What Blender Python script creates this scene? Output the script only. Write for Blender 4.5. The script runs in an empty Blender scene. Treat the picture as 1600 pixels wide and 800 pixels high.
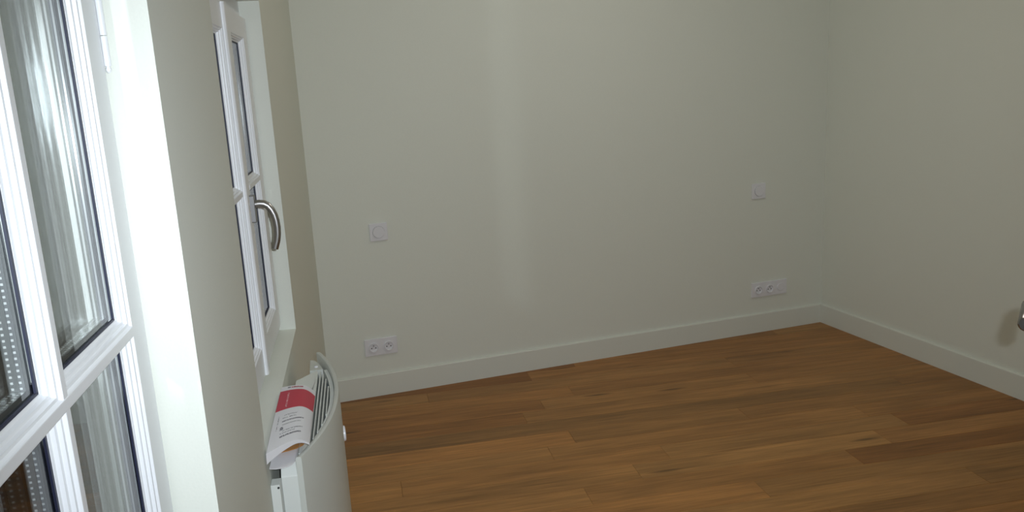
import bpy, bmesh, math, random
from mathutils import Vector, Matrix

random.seed(7)
C = bpy.context.scene.collection
SC = bpy.context.scene

# ------------------------------------------------------------------ geometry constants
LW = math.radians(-7.5)                     # the window wall is 7.5 degrees out of square
A0 = Vector((0.2506, 3.6712, 0.0))          # floor corner of window wall and back wall
YB = 3.6718                                 # back wall
XR = 3.0                                    # right wall
WD = Vector((-math.sin(LW), math.cos(LW), 0))   # along the window wall, away from the camera
WN = Vector((WD.y, -WD.x, 0))               # out of the window wall into the room

def W(s, t, z):                             # s towards the camera, t into the room
    return A0 - WD * s + WN * t + Vector((0, 0, z))

# ------------------------------------------------------------------ camera
F_PX, PSI, TH, RO = 1266.7, math.radians(-17.794), math.radians(12.185), math.radians(-3.064)
CAM = Vector((0, 0, 1.428))
fw = Vector((-math.sin(PSI) * math.cos(TH), math.cos(PSI) * math.cos(TH), -math.sin(TH)))
r0 = fw.cross(Vector((0, 0, 1))).normalized()
u0 = r0.cross(fw)
rt = math.cos(RO) * r0 + math.sin(RO) * u0
up = -math.sin(RO) * r0 + math.cos(RO) * u0
cd = bpy.data.cameras.new('camera')
cam = bpy.data.objects.new('camera', cd)
C.objects.link(cam)
cd.sensor_fit = 'HORIZONTAL'
cd.sensor_width = 36.0
cd.lens = F_PX / 1600 * 36.0
cd.clip_start = 0.01
cam.matrix_world = Matrix(((rt.x, up.x, -fw.x, CAM.x), (rt.y, up.y, -fw.y, CAM.y),
                           (rt.z, up.z, -fw.z, CAM.z), (0, 0, 0, 1)))
SC.camera = cam

# ------------------------------------------------------------------ world, lights, exposure
w = bpy.data.worlds.new('night')
SC.world = w
w.use_nodes = True
w.node_tree.nodes['Background'].inputs['Color'].default_value = (0.02, 0.025, 0.04, 1)
w.node_tree.nodes['Background'].inputs['Strength'].default_value = 0.05
SC.view_settings.view_transform = 'Standard'
SC.view_settings.look = 'None'
SC.view_settings.exposure = 0.0
SC.view_settings.gamma = 1.0

def aim(o, d):
    o.rotation_euler = d.to_track_quat('-Z', 'Y').to_euler()

fl = bpy.data.lights.new('camera_flash', 'SPOT')   # the flash that took the photograph
fl.spot_size = math.radians(93)             # its beam fades towards the edges of the frame
fl.spot_blend = 1.0
fl.shadow_soft_size = 0.007
fl.energy = 100.0
fl.color = (0.89, 0.96, 1.04)
flash = bpy.data.objects.new('camera_flash', fl)
C.objects.link(flash)
FLASH = CAM + rt * 0.038 + up * 0.027
flash.location = FLASH
aim(flash, (fw + rt * 0.04).normalized())

ol = bpy.data.lights.new('flash_reflection_spot', 'SPOT')   # added spot behind the near window, stands in for the flash reflected by its glass
ol.spot_size = math.radians(30)
ol.spot_blend = 0.3
ol.shadow_soft_size = 0.008
ol.energy = 48.0
ol.color = (0.90, 0.96, 1.0)
outside = bpy.data.objects.new('flash_reflection_spot', ol)
C.objects.link(outside)
outside.location = W(3.68, -0.290, 1.361)
aim(outside, (W(2.975, -0.07, 1.33) - outside.location).normalized())

# ------------------------------------------------------------------ helpers
class M:
    """collects polygons; builds ONE mesh object"""
    def __init__(self):
        self.v, self.f, self.mi, self.uv = [], [], [], {}
    def add(self, vs, fs, mi=0):
        b = len(self.v)
        self.v += [Vector(p) for p in vs]
        for f in fs:
            self.f.append([i + b for i in f]); self.mi.append(mi)
    def box(self, x0, x1, y0, y1, z0, z1, mi=0):
        vs = [(x, y, z) for z in (z0, z1) for y in (y0, y1) for x in (x0, x1)]
        self.add(vs, [(0, 2, 3, 1), (4, 5, 7, 6), (0, 1, 5, 4), (2, 6, 7, 3), (0, 4, 6, 2), (1, 3, 7, 5)], mi)
    def prism(self, pts, h0, h1, to3, mi=0):
        """2D polygon pts, extruded h0..h1, mapped by to3(a, b, h)"""
        n = len(pts)
        vs = [to3(a, b, h0) for a, b in pts] + [to3(a, b, h1) for a, b in pts]
        fs = [tuple(range(n))[::-1], tuple(range(n, 2 * n))]
        fs += [(i, (i + 1) % n, n + (i + 1) % n, n + i) for i in range(n)]
        self.add(vs, fs, mi)
    def tube(self, path, rad, n=14, caps=True, mi=0):
        path = [Vector(p) for p in path]
        rads = rad if isinstance(rad, (list, tuple)) else [rad] * len(path)
        rings = []
        ref = None
        for i, p in enumerate(path):
            d = (path[min(i + 1, len(path) - 1)] - path[max(i - 1, 0)]).normalized()
            if ref is None:
                ref = Vector((0, 0, 1)) if abs(d.z) < 0.9 else Vector((1, 0, 0))
            a = (ref - d * ref.dot(d)).normalized()
            ref = a
            b = d.cross(a)
            rings.append([p + (a * math.cos(2 * math.pi * k / n) + b * math.sin(2 * math.pi * k / n)) * rads[i]
                          for k in range(n)])
        vs = [q for r in rings for q in r]
        fs = []
        for i in range(len(rings) - 1):
            for k in range(n):
                fs.append((i * n + k, i * n + (k + 1) % n, (i + 1) * n + (k + 1) % n, (i + 1) * n + k))
        if caps:
            fs.append(tuple(range(n))[::-1]); fs.append(tuple((len(rings) - 1) * n + k for k in range(n)))
        self.add(vs, fs, mi)
    def lathe(self, prof, org, ax, n=28, mi=0):
        """prof: (radius, height along ax)"""
        ax = Vector(ax).normalized(); org = Vector(org)
        ref = Vector((0, 0, 1)) if abs(ax.z) < 0.9 else Vector((1, 0, 0))
        a = (ref - ax * ref.dot(ax)).normalized(); b = ax.cross(a)
        vs, fs = [], []
        for r, h in prof:
            for k in range(n):
                q = 2 * math.pi * k / n
                vs.append(org + ax * h + (a * math.cos(q) + b * math.sin(q)) * max(r, 1e-5))
        for i in range(len(prof) - 1):
            for k in range(n):
                fs.append((i * n + k, i * n + (k + 1) % n, (i + 1) * n + (k + 1) % n, (i + 1) * n + k))
        fs.append(tuple(range(n))[::-1]); fs.append(tuple((len(prof) - 1) * n + k for k in range(n)))
        self.add(vs, fs, mi)
    def build(self, name, mat, parent=None, org=(0, 0, 0), bevel=0.0, smooth=False, seg=2):
        me = bpy.data.meshes.new(name)
        o3 = Vector(org)
        me.from_pydata([tuple(p - o3) for p in self.v], [], self.f)
        for m in (mat if isinstance(mat, (list, tuple)) else [mat]):
            me.materials.append(m)
        for i, p in enumerate(me.polygons):
            p.material_index = self.mi[i]
        bm = bmesh.new(); bm.from_mesh(me)
        bmesh.ops.recalc_face_normals(bm, faces=bm.faces)
        if bevel:
            es = [e for e in bm.edges if len(e.link_faces) == 2 and e.calc_face_angle(0) > 0.6]
            bmesh.ops.bevel(bm, geom=es, offset=bevel, segments=seg, affect='EDGES', profile=0.6, clamp_overlap=True)
        bm.to_mesh(me); bm.free()
        if smooth:
            for p in me.polygons: p.use_smooth = True
            try:
                me.set_sharp_from_angle(angle=math.radians(35))
            except Exception:
                pass
        o = bpy.data.objects.new(name, me)
        C.objects.link(o)
        if parent is not None: o.parent = parent
        return o

def empty(name, loc, rz=0.0):
    o = bpy.data.objects.new(name, None)
    o.empty_display_size = 0.1
    C.objects.link(o)
    o.location = loc
    o.rotation_euler = (0, 0, rz)
    return o

def tag(o, label=None, cat=None, group=None, kind=None):
    if label: o['label'] = label
    if cat: o['category'] = cat
    if group: o['group'] = group
    if kind: o['kind'] = kind
    return o

# wall frame: local x = t (into room), local y = -s (away from camera), z up
def wempty(name, s, t, z):
    return empty(name, W(s, t, z), LW)

def wb(m, name, mat, parent, root_stz, **k):
    s, t, z = root_stz
    return m.build(name, mat, parent, org=(t, -s, z), **k)

def wbox(m, s0, s1, t0, t1, z0, z1, mi=0):
    m.box(min(t0, t1), max(t0, t1), -max(s0, s1), -min(s0, s1), min(z0, z1), max(z0, z1), mi)

# ------------------------------------------------------------------ materials
def node_mat(name):
    m = bpy.data.materials.new(name); m.use_nodes = True
    nt = m.node_tree
    return m, nt, nt.nodes['Principled BSDF']

def plain(name, col, rough=0.5, metal=0.0, spec=0.5, bump=0.0, bscale=200.0, var=0.0):
    m, nt, b = node_mat(name)
    b.inputs['Base Color'].default_value = (*col, 1)
    b.inputs['Roughness'].default_value = rough
    b.inputs['Metallic'].default_value = metal
    b.inputs['Specular IOR Level'].default_value = spec
    if bump or var:
        tc = nt.nodes.new('ShaderNodeTexCoord')
        n = nt.nodes.new('ShaderNodeTexNoise')
        n.inputs['Scale'].default_value = bscale
        n.inputs['Detail'].default_value = 4
        nt.links.new(tc.outputs['Object'], n.inputs['Vector'])
        if bump:
            bp = nt.nodes.new('ShaderNodeBump')
            bp.inputs['Strength'].default_value = bump
            bp.inputs['Distance'].default_value = 0.002
            nt.links.new(n.outputs['Fac'], bp.inputs['Height'])
            nt.links.new(bp.outputs['Normal'], b.inputs['Normal'])
        if var:
            mx = nt.nodes.new('ShaderNodeMix'); mx.data_type = 'RGBA'
            mx.inputs['A'].default_value = (*[c * (1 - var) for c in col], 1)
            mx.inputs['B'].default_value = (*[min(1, c * (1 + var)) for c in col], 1)
            nt.links.new(n.outputs['Fac'], mx.inputs['Factor'])
            nt.links.new(mx.outputs['Result'], b.inputs['Base Color'])
    return m

WALL = plain('cream_wall_paint', (0.757, 0.78, 0.705), 0.6, spec=0.3, bump=0.12, bscale=260, var=0.025)
CEIL = plain('ceiling_paint', (0.82, 0.82, 0.77), 0.8, spec=0.2, bump=0.08, bscale=260)
SKIRT = plain('baseboard_paint', (0.74, 0.76, 0.69), 0.45, bump=0.03, bscale=90)
PVC = plain('white_window_lacquer', (0.86, 0.88, 0.90), 0.35, bump=0.02, bscale=120)
GASKET = plain('dark_gasket', (0.015, 0.018, 0.045), 0.5)
METAL = plain('brushed_steel', (0.42, 0.41, 0.40), 0.36, metal=1.0, bump=0.03, bscale=400)
ROSE = plain('brushed_rosette_steel', (0.27, 0.27, 0.27), 0.45, metal=0.7, bump=0.02, bscale=400)
DARKMETAL = plain('satin_nickel', (0.24, 0.23, 0.22), 0.26, metal=1.0, bump=0.02, bscale=400)
PLATE = plain('white_switch_plastic', (0.78, 0.78, 0.81), 0.3, bump=0.01, bscale=300)
GAP = plain('grey_shadow_gap', (0.13, 0.13, 0.13), 0.6)
HOLE = plain('socket_hole_black', (0.02, 0.02, 0.02), 0.6)
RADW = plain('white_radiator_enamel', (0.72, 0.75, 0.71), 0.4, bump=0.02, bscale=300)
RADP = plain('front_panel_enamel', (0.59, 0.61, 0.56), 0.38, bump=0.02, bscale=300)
RADDARK = plain('grille_dark_blue_grey', (0.07, 0.09, 0.12), 0.5, bump=0.02, bscale=300)
PAPER = plain('white_paper', (0.82, 0.82, 0.84), 0.6, bump=0.05, bscale=60)
KRAFT = plain('brown_kraft_paper', (0.52, 0.25, 0.085), 0.7, bump=0.05, bscale=80)
SUBFLOOR = plain('dark_subfloor', (0.05, 0.03, 0.015), 0.9)
DOORP = plain('white_door_paint', (0.72, 0.71, 0.68), 0.4, bump=0.03, bscale=90)

def glass_mat():
    m = bpy.data.materials.new('window_glass'); m.use_nodes = True
    nt = m.node_tree; nt.nodes.clear()
    out = nt.nodes.new('ShaderNodeOutputMaterial')
    mix = nt.nodes.new('ShaderNodeMixShader')
    tr = nt.nodes.new('ShaderNodeBsdfTransparent'); tr.inputs['Color'].default_value = (0.97, 0.985, 0.98, 1)
    gl = nt.nodes.new('ShaderNodeBsdfGlossy'); gl.inputs['Roughness'].default_value = 0.0
    lw = nt.nodes.new('ShaderNodeLayerWeight'); lw.inputs['Blend'].default_value = 0.5
    pw = nt.nodes.new('ShaderNodeMath'); pw.operation = 'POWER'; pw.inputs[1].default_value = 5.0
    ml = nt.nodes.new('ShaderNodeMath'); ml.operation = 'MULTIPLY_ADD'
    ml.inputs[1].default_value = 0.96; ml.inputs[2].default_value = 0.04
    nt.links.new(lw.outputs['Facing'], pw.inputs[0])
    nt.links.new(pw.outputs[0], ml.inputs[0])
    nt.links.new(ml.outputs[0], mix.inputs['Fac'])
    nt.links.new(tr.outputs[0], mix.inputs[1]); nt.links.new(gl.outputs[0], mix.inputs[2])
    nt.links.new(mix.outputs[0], out.inputs['Surface'])
    return m
GLASS = glass_mat()

def spacer_mat():
    m, nt, b = node_mat('perforated_spacer_bar')
    b.inputs['Metallic'].default_value = 0.4
    b.inputs['Roughness'].default_value = 0.17
    tc = nt.nodes.new('ShaderNodeTexCoord')
    sx = nt.nodes.new('ShaderNodeSeparateXYZ')
    nt.links.new(tc.outputs['Object'], sx.inputs[0])
    def math_(op, a, bv):
        n = nt.nodes.new('ShaderNodeMath'); n.operation = op
        if hasattr(a, 'links'): nt.links.new(a, n.inputs[0])
        else: n.inputs[0].default_value = a
        if hasattr(bv, 'links'): nt.links.new(bv, n.inputs[1])
        else: n.inputs[1].default_value = bv
        return n.outputs[0]
    z = math_('MULTIPLY', sx.outputs['Z'], 2 * math.pi / 0.0056)
    y = math_('MULTIPLY', sx.outputs['Y'], 2 * math.pi / 0.0056)
    sn = math_('MAXIMUM', math_('SINE', z, 0), math_('SINE', y, 0))
    x = math_('ABSOLUTE', math_('SUBTRACT', math_('FRACT', math_('MULTIPLY', sx.outputs['X'], 1 / 0.007), 0), 0.5), 0)
    hole = math_('MULTIPLY', math_('GREATER_THAN', sn, 0.35), math_('LESS_THAN', x, 0.16))
    mx = nt.nodes.new('ShaderNodeMix'); mx.data_type = 'RGBA'
    mx.inputs['A'].default_value = (0.11, 0.12, 0.125, 1); mx.inputs['B'].default_value = (0.80, 0.83, 0.84, 1)
    nt.links.new(hole, mx.inputs['Factor'])
    nt.links.new(mx.outputs['Result'], b.inputs['Base Color'])
    bp = nt.nodes.new('ShaderNodeBump'); bp.inputs['Distance'].default_value = 0.0006
    nt.links.new(hole, bp.inputs['Height']); nt.links.new(bp.outputs['Normal'], b.inputs['Normal'])
    return m
SPACER = spacer_mat()

def plank_mat():
    m, nt, b = node_mat('oiled_oak')
    L = nt.links.new
    N = nt.nodes.new
    tc = N('ShaderNodeTexCoord'); oi = N('ShaderNodeObjectInfo')
    off = N('ShaderNodeVectorMath'); off.operation = 'SCALE'
    off.inputs[0].default_value = (31.0, 17.0, 9.0)
    L(oi.outputs['Random'], off.inputs['Scale'])
    add = N('ShaderNodeVectorMath'); add.operation = 'ADD'
    L(tc.outputs['Object'], add.inputs[0]); L(off.outputs[0], add.inputs[1])
    def mapped(sc):
        mp = N('ShaderNodeMapping'); mp.inputs['Scale'].default_value = sc
        L(add.outputs[0], mp.inputs['Vector']); return mp.outputs[0]
    n1 = N('ShaderNodeTexNoise'); n1.inputs['Scale'].default_value = 1; n1.inputs['Detail'].default_value = 5
    n1.inputs['Distortion'].default_value = 0.6
    L(mapped((2.2, 34, 10)), n1.inputs['Vector'])
    n2 = N('ShaderNodeTexNoise'); n2.inputs['Scale'].default_value = 1; n2.inputs['Detail'].default_value = 3
    L(mapped((9, 260, 10)), n2.inputs['Vector'])
    n3 = N('ShaderNodeTexNoise'); n3.inputs['Scale'].default_value = 1; n3.inputs['Detail'].default_value = 2
    L(mapped((1.6, 7, 3)), n3.inputs['Vector'])
    # knots: rare stretched dark flecks
    vo = N('ShaderNodeTexVoronoi'); vo.inputs['Scale'].default_value = 1
    L(mapped((2.6, 16, 4)), vo.inputs['Vector'])
    kr = N('ShaderNodeValToRGB')
    kr.color_ramp.elements[0].position = 0.05; kr.color_ramp.elements[0].color = (1, 1, 1, 1)
    kr.color_ramp.elements[1].position = 0.22; kr.color_ramp.elements[1].color = (0, 0, 0, 1)
    L(vo.outputs['Distance'], kr.inputs['Fac'])
    sel = N('ShaderNodeSeparateColor'); L(vo.outputs['Color'], sel.inputs[0])
    gt = N('ShaderNodeMath'); gt.operation = 'GREATER_THAN'; gt.inputs[1].default_value = 0.72
    L(sel.outputs[0], gt.inputs[0])
    kn = N('ShaderNodeMath'); kn.operation = 'MULTIPLY'
    L(kr.outputs['Color'], kn.inputs[0]); L(gt.outputs[0], kn.inputs[1])
    def ramp(fac, lo, hi, a, c):
        r = N('ShaderNodeMapRange'); r.inputs['From Min'].default_value = lo; r.inputs['From Max'].default_value = hi
        r.inputs['To Min'].default_value = a; r.inputs['To Max'].default_value = c
        L(fac, r.inputs['Value']); return r.outputs[0]
    def mul(a, c):
        n = N('ShaderNodeMath'); n.operation = 'MULTIPLY'; L(a, n.inputs[0])
        if hasattr(c, 'links'): L(c, n.inputs[1])
        else: n.inputs[1].default_value = c
        return n.outputs[0]
    v = mul(mul(ramp(n1.outputs['Fac'], 0.3, 0.7, 0.80, 1.14), ramp(n2.outputs['Fac'], 0.3, 0.7, 0.86, 1.12)),
            ramp(n3.outputs['Fac'], 0.3, 0.7, 0.86, 1.14))
    n4 = N('ShaderNodeTexNoise'); n4.inputs['Scale'].default_value = 1; n4.inputs['Detail'].default_value = 4
    n4.inputs['Distortion'].default_value = 0.4
    L(mapped((5, 95, 10)), n4.inputs['Vector'])
    v = mul(v, ramp(n4.outputs['Fac'], 0.3, 0.7, 0.86, 1.12))
    v = mul(v, ramp(kn.outputs[0], 0, 1, 1.0, 0.38))
    sc = N('ShaderNodeVectorMath'); sc.operation = 'SCALE'
    L(oi.outputs['Color'], sc.inputs[0]); L(v, sc.inputs['Scale'])
    L(sc.outputs[0], b.inputs['Base Color'])
    b.inputs['Roughness'].default_value = 0.42
    b.inputs['Specular IOR Level'].default_value = 0.25
    bp = N('ShaderNodeBump'); bp.inputs['Strength'].default_value = 0.15; bp.inputs['Distance'].default_value = 0.0006
    L(n2.outputs['Fac'], bp.inputs['Height']); L(bp.outputs['Normal'], b.inputs['Normal'])
    return m
OAK = plank_mat()

def booklet_mat():
    """flat print on the cover: red band, header, small lines of text and a bin mark (u across, v along)"""
    m, nt, b = node_mat('printed_cover')
    L = nt.links.new; N = nt.nodes.new
    uv = N('ShaderNodeUVMap'); sx = N('ShaderNodeSeparateXYZ'); L(uv.outputs[0], sx.inputs[0])
    U, V = sx.outputs['X'], sx.outputs['Y']
    def ma(op, a, c):
        n = N('ShaderNodeMath'); n.operation = op
        for i, q in enumerate((a, c)):
            if hasattr(q, 'links'): L(q, n.inputs[i])
            else: n.inputs[i].default_value = q
        return n.outputs[0]
    def rng(x, lo, hi):
        return ma('MULTIPLY', ma('GREATER_THAN', x, lo), ma('LESS_THAN', x, hi))
    def rect(u0, u1, v0, v1):
        return ma('MULTIPLY', rng(U, u0, u1), rng(V, v0, v1))
    nz = N('ShaderNodeTexNoise'); nz.inputs['Scale'].default_value = 1; nz.inputs['Detail'].default_value = 1
    mp = N('ShaderNodeMapping'); mp.inputs['Scale'].default_value = (60, 55, 1)
    L(uv.outputs[0], mp.inputs['Vector']); L(mp.outputs[0], nz.inputs['Vector'])
    letters = ma('GREATER_THAN', nz.outputs['Fac'], 0.5)
    dense = ma('GREATER_THAN', nz.outputs['Fac'], 0.40)
    ink = None
    rows = [(0.27, 0.62, 0.545, 0.007, 0), (0.25, 0.6, 0.589, 0.007, 0), (0.25, 0.8, 0.641, 0.009, 1), (0.27, 0.74, 0.695, 0.004, 1), (0.3, 0.8, 0.79, 0.007, 0), (0.25, 0.62, 0.824, 0.007, 0), (0.26, 0.78, 0.869, 0.011, 1), (0.13, 0.15, 0.646, 0.11, 0), (0.225, 0.315, 0.753, 0.018, 1), (0.24, 0.3, 0.729, 0.006, 1)]
    for u0, u1, vc, h, d in rows:
        q = ma('MULTIPLY', rect(u0, u1, vc - h, vc + h), dense if d else letters)
        ink = q if ink is None else ma('MAXIMUM', ink, q)
    dot = rect(.20, .29, .020, .042)
    ink = ma('MAXIMUM', ink, dot)
    head = ma('MULTIPLY', rect(.31, .66, .018, .046), dense)
    band = rng(V, .085, .44)
    bandtxt = ma('MULTIPLY', rect(.245, .29, .14, .40), letters)
    def mixc(fac, a, c):
        x = N('ShaderNodeMix'); x.data_type = 'RGBA'
        L(fac, x.inputs['Factor'])
        if hasattr(a, 'links'): L(a, x.inputs['A'])
        else: x.inputs['A'].default_value = a
        x.inputs['B'].default_value = c
        return x.outputs['Result']
    c = mixc(band, (0.80, 0.80, 0.83, 1), (0.56, 0.030, 0.065, 1))
    c = mixc(bandtxt, c, (0.75, 0.5, 0.52, 1))
    c = mixc(ink, c, (0.16, 0.16, 0.19, 1))
    c = mixc(head, c, (0.42, 0.10, 0.12, 1))
    L(c, b.inputs['Base Color'])
    b.inputs['Roughness'].default_value = 0.45
    return m
COVER = booklet_mat()

# ------------------------------------------------------------------ the room shell
ZK = 1.81                                   # height where the sloped ceiling starts
ZC = 2.50
WINA = (1.25, 2.125, 0.735, 1.68)
WINB = (2.60, 3.19, 0.735, 1.68)
S_END = 4.95
Y_REAR = 0.33
Y_HALL = -1.2
TW = 0.115                                  # wall thickness behind the paint at the windows

def at_y(t, y):                             # s where a line at offset t reaches world y
    p = A0 + WN * t
    return (p.y - y) / WD.y

m = M()
cuts = [0.0, WINA[0], WINA[1], WINB[0], WINB[1], S_END]
for i in range(5):
    a, bb = cuts[i], cuts[i + 1]
    if i in (1, 3):
        wbox(m, a, bb, -TW, 0, 0, WINA[2]); wbox(m, a, bb, -TW, 0, WINA[3], ZK)
    else:
        wbox(m, a, bb, -TW, 0, 0, ZK)
wall_l = m.build('wall_left', WALL, None, org=(0, 0, 0))
wall_l.location = A0; wall_l.rotation_euler = (0, 0, LW)
tag(wall_l, 'cream painted window wall with two recessed windows', kind='structure')

m = M(); m.box(0.2, XR + 0.12, YB, YB + 0.12, 0, ZC)
tag(m.build('wall_back', WALL), 'cream painted wall facing the camera, with switches and sockets', kind='structure')
m = M(); m.box(XR, XR + 0.12, Y_HALL, YB, 0, ZC)
tag(m.build('wall_right', WALL), 'cream painted wall on the right with a lever shadow on it', kind='structure')
# rear wall beside the doorway, behind the camera's view
m = M(); m.box(0.52, XR, Y_REAR - 0.12, Y_REAR, 0, ZC)
tag(m.build('wall_rear', WALL), 'cream painted rear wall beside the doorway', kind='structure')
# header over the doorway, cut to the slope of the ceiling
m = M()
def slope_x(z, y):                          # world x of the sloped ceiling at height z on the line y
    t = max(0.0, z - ZK)
    p = W(at_y(t, y), t, 0)
    return p.x
for_y = (Y_REAR - 0.12, Y_REAR)
hd = []
for y in for_y:
    hd += [(slope_x(2.08, y) + 0.002, y, 2.08), (0.52, y, 2.08), (0.52, y, ZC), (slope_x(ZC, y) + 0.002, y, ZC)]
m.add(hd, [(0, 1, 2, 3), (7, 6, 5, 4), (0, 4, 5, 1), (1, 5, 6, 2), (2, 6, 7, 3), (3, 7, 4, 0)])
tag(m.build('wall_header', WALL), 'cream painted strip of wall over the doorway', kind='structure')
m = M(); m.box(0.72, 0.84, Y_HALL, Y_REAR - 0.12, 0, ZC); m.box(-0.6, 0.72, Y_HALL - 0.12, Y_HALL, 0, ZC)
tag(m.build('wall_hall', WALL), 'cream painted hallway walls behind the camera', kind='structure')
# ceiling: flat part and the slope that starts above the windows
m = M()
tS = ZC - ZK
pa, pb = W(at_y(tS, YB), tS, 0), W(at_y(tS, Y_HALL), tS, 0)
m.prism([(pa.x, YB), (XR + 0.12, YB), (XR + 0.12, Y_HALL), (pb.x, Y_HALL)], ZC, ZC + 0.1, lambda a, b_, h: (a, b_, h))
tag(m.build('ceiling', CEIL), 'plain white flat ceiling', kind='structure')
m = M()
vs = []
for y in (YB, Y_HALL):
    for t, dz in ((0, 0), (tS, 0), (tS, 0.1), (-0.0, 0.12)):
        p = W(at_y(t, y), t, ZK + t + dz); vs.append((p.x, y, p.z))
m.add(vs, [(0, 1, 2, 3), (7, 6, 5, 4), (0, 4, 5, 1), (1, 5, 6, 2), (2, 6, 7, 3), (3, 7, 4, 0)])
tag(m.build('ceiling_slope', WALL), 'sloped attic ceiling above the window wall', kind='structure')

# baseboards
BH = 0.107
prof = [(0, 0), (0.013, 0), (0.013, BH - 0.004), (0.010, BH), (0, BH)]
xl = A0.x + 0.0
m = M(); m.prism(prof, xl + 0.02, XR - 0.0005, lambda a, b_, h: (h, YB - a, b_))
tag(m.build('baseboard_back', SKIRT), 'off-white painted baseboard along the back wall', kind='structure')
m = M(); m.prism(prof, Y_REAR, YB - 0.0135, lambda a, b_, h: (XR - a, h, b_))
tag(m.build('baseboard_right', SKIRT), 'off-white painted baseboard along the right wall', kind='structure')
m = M(); m.prism(prof, -0.03, -S_END + 0.2, lambda a, b_, h: (a, h, b_))
bl = m.build('baseboard_left', SKIRT); bl.location = A0; bl.rotation_euler = (0, 0, LW)
tag(bl, 'off-white painted baseboard below the windows behind the radiator', kind='structure')

# ------------------------------------------------------------------ floor: slab and one object per plank
def clip(poly, n, c):                       # keep n.p <= c
    out = []
    for i in range(len(poly)):
        p, q = poly[i], poly[(i + 1) % len(poly)]
        dp, dq = n[0] * p[0] + n[1] * p[1] - c, n[0] * q[0] + n[1] * q[1] - c
        if dp <= 0: out.append(p)
        if dp * dq < 0:
            k = dp / (dp - dq); out.append((p[0] + (q[0] - p[0]) * k, p[1] + (q[1] - p[1]) * k))
    return out
wl0, wl1 = W(at_y(0, YB), 0, 0), W(at_y(0, Y_HALL), 0, 0)
m = M(); m.prism([(wl0.x, YB), (XR, YB), (XR, Y_HALL), (wl1.x, Y_HALL)], -0.12, -0.013, lambda a, b_, h: (a, b_, h))
floor = tag(m.build('floor', SUBFLOOR), 'honey brown oak plank floor', kind='structure')

ROW0, PITCH = 0.022, 0.1208
OAKC = (0.415, 0.199, 0.060)
# joints read from the photograph: row -> [(t of the joint)], and plank tints left to right
JOINTS = {-2: [1.213], -1: [0.96], 0: [0.448, 1.96], 1: [1.107], 2: [0.941, 1.957], 3: [0.835], 4: [1.25 + 1.3],
          5: [0.981, 1.734], 6: [0.863, 2.2], 7: [0.276, 1.287, 2.297], 8: [1.133, 2.133], 9: [0.91, 1.933],
          10: [0.55, 1.5], 11: [1.15, 2.249]}
TINT = {(-2, 0): .72, (-2, 1): 1.0, (-1, 0): .68, (-1, 1): 1.0, (0, 0): .98, (0, 1): 1.06, (0, 2): .9, (1, 0): 1.0, (1, 1): 1.05,
        (2, 0): .80, (2, 1): 1.04, (2, 2): .92, (3, 0): .78, (3, 1): 1.10, (4, 0): .80, (4, 1): .9,
        (5, 0): 1.28, (5, 1): 1.02, (5, 2): .92, (6, 0): 1.13, (6, 1): 1.18, (6, 2): .98, (7, 0): 1.10, (7, 1): .98, (7, 2): 1.02,
        (7, 3): .80, (8, 0): 1.0, (8, 1): 1.22, (8, 2): 1.08, (9, 0): 1.03, (9, 1): 1.1, (9, 2): .70, (10, 0): 1.1, (10, 1): 1.15,
        (10, 2): .98, (11, 0): 1.1, (11, 1): 1.08, (11, 2): .92}
WARM = {(9, 2): .9, (-1, 0): .88, (-2, 0): .85, (2, 0): .93, (3, 0): .92, (7, 3): .9}
k0, k1 = -5, 40
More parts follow.
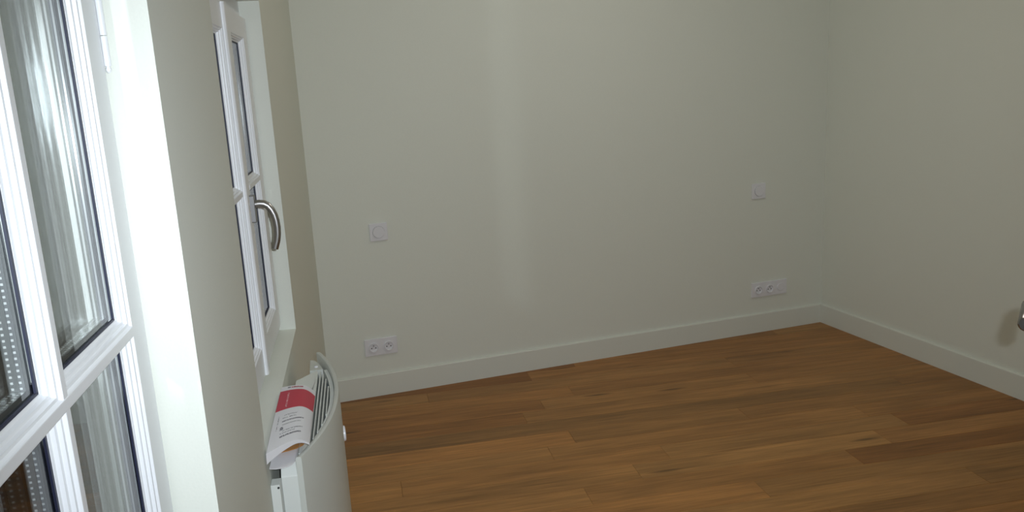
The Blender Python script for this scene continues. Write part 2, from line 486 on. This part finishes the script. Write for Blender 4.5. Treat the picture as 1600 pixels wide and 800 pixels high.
for k in range(k0, k1):
    s0, s1 = ROW0 + PITCH * k, ROW0 + PITCH * (k + 1)
    if k in JOINTS:
        js = [-0.6] + JOINTS[k] + [3.9]
    else:
        js = [-0.6]; t = random.uniform(0.1, 1.2)
        while t < 3.2:
            js.append(t); t += random.uniform(0.9, 1.7)
        js.append(3.9)
    for i in range(len(js) - 1):
        t0, t1 = js[i], js[i + 1]
        poly = []
        for s, t in ((s0, t0), (s1, t0), (s1, t1), (s0, t1)):
            p = W(s, t, 0); poly.append((p.x, p.y))
        for n, c in (((0, 1), YB - 0.002), ((1, 0), XR - 0.002), ((0, -1), -Y_HALL),
                     ((-WN.x, -WN.y), -(A0.x * WN.x + A0.y * WN.y) - 0.002)):
            poly = clip(poly, n, c)
            if len(poly) < 3: break
        if len(poly) < 3: continue
        cx = sum(p[0] for p in poly) / len(poly); cy = sum(p[1] for p in poly) / len(poly)
        loc = []
        for x, y in poly:                   # local: x along the plank
            d = Vector((x - cx, y - cy, 0)); loc.append((d.dot(WN), d.dot(WD)))
        ar = sum(loc[j][0] * loc[(j + 1) % len(loc)][1] - loc[(j + 1) % len(loc)][0] * loc[j][1] for j in range(len(loc))) / 2
        if abs(ar) < 0.004: 
            pass
        if ar < 0: loc = loc[::-1]
        n_ = len(loc)
        def inset(pts, d):
            out = []
            for j in range(len(pts)):
                a, b_, c_ = Vector(pts[j - 1]), Vector(pts[j]), Vector(pts[(j + 1) % len(pts)])
                e1, e2 = (b_ - a), (c_ - b_)
                if e1.length < 1e-6 or e2.length < 1e-6: return None
                e1.normalize(); e2.normalize()
                n1, n2 = Vector((-e1.y, e1.x)), Vector((-e2.y, e2.x))
                q = n1 + n2
                out.append(tuple(b_ + q * (d / max(0.3, 1 + n1.dot(n2)))))
            return out
        lo, hi = inset(loc, 0.00025), inset(loc, 0.0010)
        if lo is None: continue
        vs = [(x, y, -0.012) for x, y in lo] + [(x, y, -0.0008) for x, y in lo] + [(x, y, 0.0) for x, y in hi]
        fs = [tuple(range(n_))[::-1], tuple(range(2 * n_, 3 * n_))]
        for r_ in (0, 1):
            fs += [(r_ * n_ + j, r_ * n_ + (j + 1) % n_, (r_ + 1) * n_ + (j + 1) % n_, (r_ + 1) * n_ + j) for j in range(n_)]
        me = bpy.data.meshes.new('plank'); me.from_pydata(vs, [], fs); me.materials.append(OAK)
        o = bpy.data.objects.new('plank', me); C.objects.link(o)
        o.location = (cx, cy, 0); o.rotation_euler = (0, 0, LW); o.parent = floor
        f = (1 + 0.8 * (TINT.get((k, i), random.uniform(0.82, 1.2)) - 1)) * (0.95 if cx < 1.4 else 0.86); g = WARM.get((k, i), random.uniform(0.95, 1.05))  # planks on the right darker: light falloff put into their colour
        o.color = (OAKC[0] * f, OAKC[1] * f * g, OAKC[2] * f * g * g, 1)

# ------------------------------------------------------------------ windows
def moulding(m, s0, s1, z0, z1, tf, depth=0.016, d=0.013):
    """stepped glazing bead round a pane opening, mitred corners"""
    pr = [(0.0, 0.0), (0.0015, 0.003), (0.0045, 0.0035), (0.0055, 0.0075), (0.0085, 0.0085), (0.0095, 0.0125), (0.0125, 0.0135), (0.013, 0.016)]
    pr = [(a * d / 0.013, b_ * depth / 0.016) for a, b_ in pr]
    rings = []
    for a, b_ in pr:
        t = tf - b_
        rings.append([(t, -(s0 + a), z0 + a), (t, -(s1 - a), z0 + a), (t, -(s1 - a), z1 - a), (t, -(s0 + a), z1 - a)])
    vs = [q for r in rings for q in r]
    fs = []
    for i in range(len(rings) - 1):
        for k in range(4):
            fs.append((i * 4 + k, i * 4 + (k + 1) % 4, (i + 1) * 4 + (k + 1) % 4, (i + 1) * 4 + k))
    m.add(vs, fs)
    return d, depth

def sash(root, org, s0, s1, z0, z1, tf, tb, os0, os1, oz0, oz1, vbars, hbars, bw=0.012):
    """s0..s1,z0..z1 outer size; os/oz the glazed opening (front edges); bars at given centres, front width bw"""
    d, dep = 0.013, 0.016
    m = M()
    # front ring and sides
    wbox(m, s0, s1, tb, tf, z0, oz0)
    wbox(m, s0, s1, tb, tf, oz1, z1)
    wbox(m, s0, os0, tb, tf, oz0, oz1)
    wbox(m, os1, s1, tb, tf, oz0, oz1)
    sash_o = wb(m, 'sash', PVC, root, org, bevel=0.0)
    ss = [os0] + [q for v in vbars for q in (v - bw / 2, v + bw / 2)] + [os1]
    zz = [oz0] + [q for v in hbars for q in (v - bw / 2, v + bw / 2)] + [oz1]
    m = M()
    panes = []
    for i in range(0, len(ss), 2):
        for j in range(0, len(zz), 2):
            moulding(m, ss[i], ss[i + 1], zz[j], zz[j + 1], tf - 0.0002, dep, d)
            panes.append((ss[i] + d, ss[i + 1] - d, zz[j] + d, zz[j + 1] - d))
    wb(m, 'glazing_bead', PVC, sash_o, org)
    for v in vbars:
        m = M(); wbox(m, v - bw / 2, v + bw / 2, tf - dep, tf + 0.0006, oz0, oz1)
        wb(m, 'muntin', PVC, sash_o, org, bevel=0.0012)
    for v in hbars:
        m = M(); wbox(m, os0, os1, tf - dep, tf + 0.0012, v - bw / 2, v + bw / 2)
        wb(m, 'muntin', PVC, sash_o, org, bevel=0.0012)
    tg = tf - dep
    for (a, b_, c, e) in panes:
        m = M()                               # inner and outer sheet of the double glazing
        for t in (tg - 0.001, tg - 0.021):
            m.box(t - 0.004, t, -(b_ + 0.004), -(a - 0.004), c - 0.004, e + 0.004)
        wb(m, 'pane', GLASS, sash_o, org)
        m = M()
        g = 0.0035
        wbox(m, a - 0.002, a + g, tg - 0.0008, tg + 0.0016, c, e); wbox(m, b_ - g, b_ + 0.002, tg - 0.0008, tg + 0.0016, c, e)
        wbox(m, a, b_, tg - 0.0008, tg + 0.0016, c - 0.002, c + g * .6); wbox(m, a, b_, tg - 0.0008, tg + 0.0016, e - g * .6, e + 0.002)
        wb(m, 'gasket', GASKET, sash_o, org)
        m = M()
        x0, x1, h = tg - 0.0195, tg - 0.0055, 0.006
        wbox(m, a - 0.003, a + h, x0, x1, c, e); wbox(m, b_ - h, b_ + 0.003, x0, x1, c, e)
        wbox(m, a, b_, x0, x1, c - 0.003, c + h); wbox(m, a, b_, x0, x1, e - h, e + 0.003)
        wb(m, 'spacer_bar', SPACER, sash_o, org)
    return sash_o

def fixed_frame(root, org, win, tf, tb, wd_=0.035):
    s0, s1, z0, z1 = win
    m = M()
    e = 0.0005
    s0, s1, z0, z1 = s0 + e, s1 - e, z0 + e, z1 - e
    wbox(m, s0, s1, tb, tf, z0, z0 + wd_); wbox(m, s0, s1, tb, tf, z1 - 0.06, z1)
    wbox(m, s0, s0 + wd_, tb, tf, z0 + wd_, z1 - 0.06); wbox(m, s1 - wd_, s1, tb, tf, z0 + wd_, z1 - 0.06)
    return wb(m, 'fixed_frame', PVC, root, org)

# far window: two closed sashes
org = (1.6875, 0.0, 0.735)
w1 = tag(wempty('window_1', *org), 'white two-sash casement window with a steel lever, above the radiator', kind='structure')
TF1 = -0.042
fixed_frame(w1, org, WINA, -0.056, -0.11)
sash(w1, org, 1.257, 1.679, 0.753, 1.632, TF1, -0.0555, 1.336, 1.575, 0.822, 1.577, [], [1.203])
sash(w1, org, 1.681, 2.116, 0.753, 1.632, TF1, -0.0555, 1.706, 2.04, 0.822, 1.577, [], [1.203])
m = M()                                       # meeting strip
pts = [(TF1 + 0.0002, -1.664), (-0.038, -1.664), (-0.0345, -1.667), (-0.033, -1.673), (-0.033, -1.690), (-0.0345, -1.697), (-0.038, -1.700), (TF1 + 0.0002, -1.700)]
m.prism(pts, 0.753, 1.635, lambda a, b_, h: (a, b_, h))
wb(m, 'astragal', PVC, w1, org)
# steel lever handle
HS = 1.622
m = M(); wbox(m, HS - 0.015, HS + 0.015, TF1 + 0.0003, -0.027, 1.122, 1.188)
ros = wb(m, 'handle_rosette', ROSE, w1, org, bevel=0.003)
path = [(-0.027, 1.166), (-0.017, 1.167), (-0.007, 1.1655), (0.002, 1.160), (0.009, 1.150), (0.0145, 1.137), (0.0175, 1.122),
        (0.0185, 1.105), (0.0175, 1.088), (0.0145, 1.072), (0.0105, 1.060), (0.0075, 1.052)]
m = M(); m.tube([(a, -HS, z) for a, z in path], [0.0095, .0095, .0092, .009, .0088, .0086, .0085, .0083, .0082, .008, .008, .008], n=16)
wb(m, 'handle_lever', METAL, ros, org, smooth=True)

# near window: one sash with glazing bars
org = (2.895, 0.0, 0.735)
w2 = tag(wempty('window_2', *org), 'white casement window with glazing bars nearest the camera', kind='structure')
TF2 = -0.0555
fixed_frame(w2, org, WINB, -0.069, -0.112)
sash(w2, org, 2.609, 3.18, 0.753, 1.632, TF2, -0.0685, 2.662, 3.125, 0.822, 1.577, [2.898], [1.157])
def hinge(z0, z1):
    s, t, r = 2.6055, TF2 + 0.003, 0.0042
    m = M()
    zm = z0 + (z1 - z0) * 0.44
    m.tube([(t, -s, z0 + .008), (t, -s, zm - .0006)], r, n=12)
    m.tube([(t, -s, zm + .0006), (t, -s, z1)], r, n=12)
    m.lathe([(0.0012, 0.0), (.003, .002), (.0036, .004), (.003, .006), (.0022, .0075), (.0034, .009)], (t, -s, z0), (0, 0, 1), n=12)
    wb(m, 'hinge', PVC, w2, org, smooth=True)
hinge(1.462, 1.56)
hinge(0.765, 0.86)

# ------------------------------------------------------------------ radiator
org = (1.77, 0.0, 0.0)
rad = tag(wempty('radiator', *org), 'pale electric radiator with a bowed front panel below the far window', 'radiator')
SC_, SH, TB = 1.7625, 0.3375, 0.132
T0 = 0.063
ZT = 0.71
def arc(s):
    q = min(1.0, abs(s - SC_) / SH)
    e0 = 0.076 if s < SC_ else T0
    return e0 + (TB - e0) * (1 - q ** 2.15)
m = M()
N_ = 36
th = 0.012
outer, inner = [], []
for i in range(N_ + 1):
    s = SC_ - SH + 2 * SH * i / N_
    dt = (arc(s + .002) - arc(s - .002)) / .004
    nl = math.hypot(1, dt)
    outer.append((arc(s), -s))
    inner.append((arc(s) - th / nl, -(s + th * dt / nl * 0.6)))
pts = outer + inner[::-1]
# panel built as a strip with softened top edge
zs = [(0.125, 0.0), (ZT - 0.004, 0.0), (ZT - 0.001, 0.0012), (ZT, 0.004)]
rings = []
for z, ins in zs:
    ring = []
    for i in range(N_ + 1):
        a, b_ = Vector(outer[i]), Vector(inner[i]); dn = (b_ - a).normalized()
        ring.append((a + dn * ins, b_ - dn * min(ins, 0.003)))
    rings.append((z, ring))
vs = []
for z, ring in rings:
    vs += [(p[0].x, p[0].y, z) for p in ring] + [(p[1].x, p[1].y, z) for p in ring]
st = 2 * (N_ + 1)
fs = []
for r_ in range(len(rings) - 1):
    for i in range(N_):
        fs.append((r_ * st + i, r_ * st + i + 1, (r_ + 1) * st + i + 1, (r_ + 1) * st + i))
        j = N_ + 1
        fs.append((r_ * st + j + i + 1, r_ * st + j + i, (r_ + 1) * st + j + i, (r_ + 1) * st + j + i + 1))
    for i in (0, N_):
        fs.append((r_ * st + i, r_ * st + N_ + 1 + i, (r_ + 1) * st + N_ + 1 + i, (r_ + 1) * st + i))
for r_ in (0, len(rings) - 1):
    for i in range(N_):
        fs.append((r_ * st + i, r_ * st + i + 1, r_ * st + N_ + 2 + i, r_ * st + N_ + 1 + i))
m.add(vs, fs)
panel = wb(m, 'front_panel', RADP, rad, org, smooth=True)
# casing behind the panel, chamfered at the near end
S_N, S_F = 2.095, 1.625
m = M()
prof = [(S_F, 0.14), (S_N, 0.14), (S_N, 0.668), (S_N - 0.022, 0.693), (S_F, 0.693)]
m.prism(prof, 0.0185, 0.0515, lambda a, b_, h: (h, -a, b_))
wb(m, 'casing', RADW, rad, org, bevel=0.0015)
m = M()                                        # far end cap, cut at an angle
m.prism([(0.030, -1.600), (0.0705, -1.545), (0.0705, -1.70), (0.0515, -1.70), (0.020, -1.70), (0.020, -1.61)], 0.6935, 0.6985, lambda a, b_, h: (a, b_, h))
wb(m, 'end_cap', RADW, rad, org, bevel=0.001)
# grille well, slats and their rim
m = M()
wp = [(0.052, -1.55), (0.052, -2.06)] + [(arc(s) - th - 0.003, -s) for s in [2.06 - 0.51 * i / 20 for i in range(21)]]
m.prism([p for p in wp if p[0] >= 0.052], 0.640, 0.672, lambda a, b_, h: (a, b_, h))
wb(m, 'grille_well', RADDARK, rad, org)
def s_range(t):                                # span where the strip at t is inside the rim
    q = 1 - (t + th + 0.011 - T0) / (TB - T0)
    q = max(0.0, q) ** (1 / 2.15) * SH
    return max(1.553, SC_ - q), min(2.06, SC_ + q)
for i in range(6):
    t = 0.0705 + 0.0078 * i
    a, b_ = s_range(t + 0.003)
    if b_ - a < 0.1: continue
    m = M(); wbox(m, a, b_, t, t + 0.0028, 0.674, 0.6955)
    wb(m, 'grille_slat', RADW, rad, org)
m = M()
ri, ro_ = [], []
for i in range(N_ + 1):
    s = 1.545 + (2.07 - 1.545) * i / N_
    ro_.append((arc(s) - th - 0.0015, -s)); ri.append((max(0.0705, arc(s) - th - 0.0105), -s))
ok = [i for i in range(N_ + 1) if ro_[i][0] - ri[i][0] > 0.001]
m.prism([ro_[i] for i in ok] + [ri[i] for i in ok][::-1], 0.6735, 0.6965, lambda a, b_, h: (a, b_, h))
wb(m, 'grille_rim', RADW, rad, org)
m = M(); wbox(m, 1.565, 2.05, 0.0530, 0.0700, 0.674, 0.6955)
wb(m, 'grille_ledge', RADW, rad, org)
# gusset with its screw at the far end of the panel
m = M()
m.prism([(0.047, -1.44), (0.050, -1.53), (0.085, -1.53), (0.078, -1.495), (0.0605, -1.45)], 0.655, 0.6935, lambda a, b_, h: (a, b_, h))
gus = wb(m, 'end_gusset', RADP, rad, org)
m = M(); m.lathe([(0.005, 0), (0.005, 0.002), (0.003, 0.0035)], (0.066, -1.505, 0.6936), (0, 0, 1), n=12)
wb(m, 'screw', PLATE, gus, org)
# wall bracket
m = M(); wbox(m, 2.095, 2.125, 0.0005, 0.0185, 0.16, 0.668); wbox(m, 1.62, 1.65, 0.0005, 0.0182, 0.16, 0.668); wbox(m, 1.60, 2.10, 0.0165, 0.0182, 0.30, 0.60)
wb(m, 'wall_bracket', RADW, rad, org, bevel=0.0008)
for q in ((0.004, 0.664), (0.013, 0.667)):
    pass
m = M(); m.tube([(0.0155, -2.1265, 0.662), (0.0155, -2.12, 0.662)], 0.0022, n=10)
wb(m, 'bracket_screw', HOLE, rad, org)
# round white badge knob on the bowed front
KS, KZ = 1.70, 0.576
m = M(); m.lathe([(0.0195, -0.002), (0.0195, 0.0025), (0.0175, 0.0042), (0.0155, 0.0042), (0.0145, 0.0034)], (arc(KS) + 0.0005, -KS, KZ), (1, 0.10, 0), n=32)
wb(m, 'control_knob', PLATE, rad, org, smooth=True)

# ------------------------------------------------------------------ booklet lying on the radiator
org = (1.95, 0.04, 0.70)
bk = tag(wempty('booklet', *org), 'folded white instruction booklet with a red band lying on the radiator', 'booklet')
def lerp(a, b_, k): return a + (b_ - a) * k
# upper stack cross section across u (0 = wall side, 1 = spine): (t, z top, z bottom, far s, near s)
def top_tz(u):
    t = lerp(0.004, 0.079, u)
    z = lerp(0.750, 0.738, u) + 0.005 * math.sin(math.pi * u) - 0.016 * max(0, (u - 0.6) / 0.4) ** 2.2
    return t, z
def ends(u):
    return lerp(1.792, 1.778, u), lerp(2.155, 2.066, u)
NU, NV = 18, 10
vs, fs = [], []
uvs = []
for j in range(NV + 1):
    for i in range(NU + 1):
        u, v = i / NU, j / NV
        t, z = top_tz(u); a, b_ = ends(u)
        vs.append((t, -lerp(a, b_, v), z + 0.002 * math.sin(v * math.pi))); uvs.append((u, v))
nb = len(vs)
for j in range(NV + 1):
    for i in range(NU + 1):
        u, v = i / NU, j / NV
        t, z = top_tz(u); a, b_ = ends(u)
        thick = lerp(0.022, 0.004, u ** 0.8)
        vs.append((t - 0.0005, -lerp(a, b_, v), z - thick)); uvs.append((u, v))
R_ = NU + 1
for j in range(NV):
    for i in range(NU):
        q = (j * R_ + i, j * R_ + i + 1, (j + 1) * R_ + i + 1, (j + 1) * R_ + i)
        fs.append((q, 0)); fs.append((tuple(nb + k for k in q[::-1]), 1))
for i in range(NU):
    for j in (0, NV):
        fs.append(((j * R_ + i, j * R_ + i + 1, nb + j * R_ + i + 1, nb + j * R_ + i), 1))
for j in range(NV):
    for i in (0, NU):
        fs.append(((j * R_ + i, (j + 1) * R_ + i, nb + (j + 1) * R_ + i, nb + j * R_ + i), 1))
me = bpy.data.meshes.new('upper_pages')
o3 = Vector((org[1], -org[0], org[2]))
me.from_pydata([tuple(Vector(p) - o3) for p in vs], [], [f for f, _ in fs])
me.materials.append(COVER); me.materials.append(PAPER)
uvl = me.uv_layers.new(name='UVMap')
for p in me.polygons:
    p.material_index = fs[p.index][1]; p.use_smooth = True
    for li in p.loop_indices:
        uvl.data[li].uv = uvs[me.loops[li].vertex_index]
bm = bmesh.new(); bm.from_mesh(me); bmesh.ops.recalc_face_normals(bm, faces=bm.faces); bm.to_mesh(me); bm.free()
me.set_sharp_from_angle(angle=math.radians(40))
up_o = bpy.data.objects.new('upper_pages', me); C.objects.link(up_o); up_o.parent = bk
# lower leaf flat on the casing, joined at the fold
def leaf(prof, name, mat, a, b_, skew=0.0, thick=0.0012, near=1.0):
    m = M()
    n = len(prof)
    vs = []
    for dz in (0, -thick):
        for s_ in (a, b_):
            for i, (t, z) in enumerate(prof):
                vs.append((t * (near if s_ == b_ else 1.0), -(s_ + skew * (1 - i / (n - 1))), z + dz))
    fs = []
    for i in range(n - 1):
        fs.append((i, i + 1, n + i + 1, n + i)); fs.append((2 * n + i, 3 * n + i, 3 * n + i + 1, 2 * n + i + 1))
        fs.append((i, 2 * n + i, 2 * n + i + 1, i + 1)); fs.append((n + i, n + i + 1, 3 * n + i + 1, 3 * n + i))
    for i in (0, n - 1):
        fs.append((i, n + i, 3 * n + i, 2 * n + i))
    m.add(vs, fs)
    return wb(m, name, mat, bk, org, smooth=True)
leaf([(0.006, 0.712), (0.02, 0.706), (0.035, 0.7025), (0.05, 0.7005), (0.060, 0.7005), (0.065, 0.7025), (0.069, 0.708), (0.072, 0.7135), (0.0745, 0.719)],
     'lower_leaf', PAPER, 1.665, 2.075, 0.065, near=0.77)
leaf([(0.018, 0.716), (0.035, 0.711), (0.05, 0.7075), (0.062, 0.706), (0.069, 0.708)], 'brown_inner_leaf', KRAFT, 1.75, 2.02, 0.06)

# ------------------------------------------------------------------ switches and sockets on the back wall
def disc_ring(m, cx, cz, y, prof, mi=0, n=30):
    m.lathe(prof, (cx, y, cz), (0, -1, 0), n=n, mi=mi)

def plate(root, w_, h_, org):
    m = M(); m.box(-w_ / 2, w_ / 2, -0.009, -0.0003, -h_ / 2, h_ / 2)
    return m.build('plate', PLATE, root, bevel=0.003, seg=3)

def dimmer(name, x, z, label):
    r = tag(empty(name, (x, YB, z)), label, 'switch', 'round dimmer switches on the back wall')
    plate(r, 0.082, 0.082, None)
    m = M(); disc_ring(m, 0, 0, -0.0088, [(0.0275, 0), (0.0275, 0.0005), (0.0265, 0.0005), (0.0265, 0.0001)])
    m.build('shadow_gap', GAP, r)
    m = M(); disc_ring(m, 0, 0, -0.0088, [(0.0268, 0), (0.0268, 0.004), (0.0258, 0.0052), (0.0, 0.0054)])
    m.build('dial', PLATE, r, smooth=True)
    return r
dimmer('dimmer_switch', 0.542, 0.784, 'square white round-dial dimmer switch above the double socket, left end of back wall')
dimmer('dimmer_switch', 2.574, 0.786, 'square white round-dial dimmer switch above the triple socket, near the right corner')

def sock(root, cx):
    m = M()
    disc_ring(m, cx, 0, -0.0088, [(0.0225, 0), (0.0225, 0.0072), (0.0208, 0.0082), (0.0192, 0.0072), (0.0182, 0.0012), (0.0, 0.0010)])
    o = m.build('socket', PLATE, root, smooth=True)
    m = M()
    for dx in (-0.0095, 0.0095):
        m.lathe([(0.0028, 0), (0.0028, 0.0006)], (cx + dx, -0.0098, -0.003), (0, -1, 0), n=10)
    m.build('contact_hole', HOLE, o)
    m = M(); m.lathe([(0.0026, 0), (0.0026, 0.006), (0.001, 0.0085)], (cx, -0.0098, 0.009), (0, -1, 0), n=10)
    m.build('earth_pin', METAL, o)

r = tag(empty('double_socket', (0.507, YB, 0.2405)), 'white double wall socket above the baseboard near the radiator', 'socket')
def ring_plate(root, xs, w_, h_):
    plate(root, w_, h_, None)
ring_plate(r, None, 0.153, 0.082)
sock(r, -0.0355); sock(r, 0.0355)
r = tag(empty('triple_socket', (2.648, YB, 0.2415)), 'white triple wall plate, two sockets and a blank disc, near the right corner', 'socket')
ring_plate(r, None, 0.224, 0.082)
sock(r, -0.071); sock(r, 0.0)
m = M(); disc_ring(m, 0.071, 0, -0.0088, [(0.0225, 0), (0.0225, 0.0012), (0.0205, 0.0028), (0.0195, 0.0012), (0.0182, 0.0022), (0.0, 0.0026)])
m.build('blank_disc', PLATE, r, smooth=True)

# ------------------------------------------------------------------ open door beside the camera (only its lever end is in view)
HD = math.radians(52.6)
g = Vector((math.sin(HD), math.cos(HD), 0)); gr = Vector((math.cos(HD), -math.sin(HD), 0))
tip = Vector((0.9175, 0.7365, 1.091))
LEV, OFF, BACK, DW = 0.115, 0.056, 0.06, 0.74
latch = tip + gr * OFF + g * (LEV + BACK); latch.z = 0
hng = latch - g * DW
rz = math.atan2(g.y, g.x)
door = tag(empty('door_1', hng, rz), 'white door standing open at the right edge, only its lever handle showing', kind='structure')
# local x along the leaf, y to its left (towards the room), z up
m = M(); m.box(0, DW, -0.04, 0, 0.008, 2.03)
m.build('door_leaf', DOORP, door, bevel=0.002)
m = M()
for z0_, z1_ in ((0.18, 0.92), (1.12, 1.9)):
    for (x0_, x1_, a0, a1) in ((0.12, DW - 0.12, z0_, z0_ + 0.02), (0.12, DW - 0.12, z1_ - 0.02, z1_), (0.12, 0.14, z0_ + 0.02, z1_ - 0.02), (DW - 0.14, DW - 0.12, z0_ + 0.02, z1_ - 0.02)):
        m.box(x0_, x1_, 0, 0.006, a0, a1)
m.build('door_moulding', DOORP, door)
lx, lz = DW - BACK, 1.091
m = M(); m.lathe([(0.026, 0.0), (0.026, 0.007), (0.023, 0.010), (0.012, 0.0105)], (lx, 0.0002, lz), (0, 1, 0), n=28)
dros = m.build('handle_rosette', DARKMETAL, door, smooth=True)
path = [(lx, 0.010, lz), (lx, 0.035, lz), (lx - 0.002, 0.047, lz), (lx - 0.009, 0.054, lz), (lx - 0.02, OFF, lz), (lx - 0.06, OFF, lz), (lx - LEV + 0.003, OFF, lz), (lx - LEV, OFF, lz)]
m = M(); m.tube(path, [.0095, .0095, .0098, .0102, .0102, .0102, .0100, .008], n=18)
m.build('handle_lever', DARKMETAL, dros, smooth=True)

# ------------------------------------------------------------------ ceiling lamp (warm, above the frame)
LAMP = Vector((1.5, 2.35, ZC))
lamp = tag(empty('ceiling_lamp', LAMP), 'round opal glass lamp on the flat ceiling above the oak floor', 'lamp')
m = M(); m.lathe([(0.17, 0), (0.17, 0.02), (0.15, 0.025)], (0, 0, -0.0005), (0, 0, -1), n=32)
m.build('lamp_base', METAL, lamp, smooth=True)
em = bpy.data.materials.new('opal_glass_lit'); em.use_nodes = True
b = em.node_tree.nodes['Principled BSDF']
b.inputs['Base Color'].default_value = (0.9, 0.88, 0.8, 1)
b.inputs['Emission Color'].default_value = (1.0, 0.95, 0.86, 1)
b.inputs['Emission Strength'].default_value = 25.0
m = M(); m.lathe([(0.155, 0.02), (0.15, 0.05), (0.13, 0.075), (0.095, 0.095), (0.05, 0.107), (0.0, 0.11)], (0, 0, 0), (0, 0, -1), n=32)
m.build('lamp_shade', em, lamp, smooth=True)
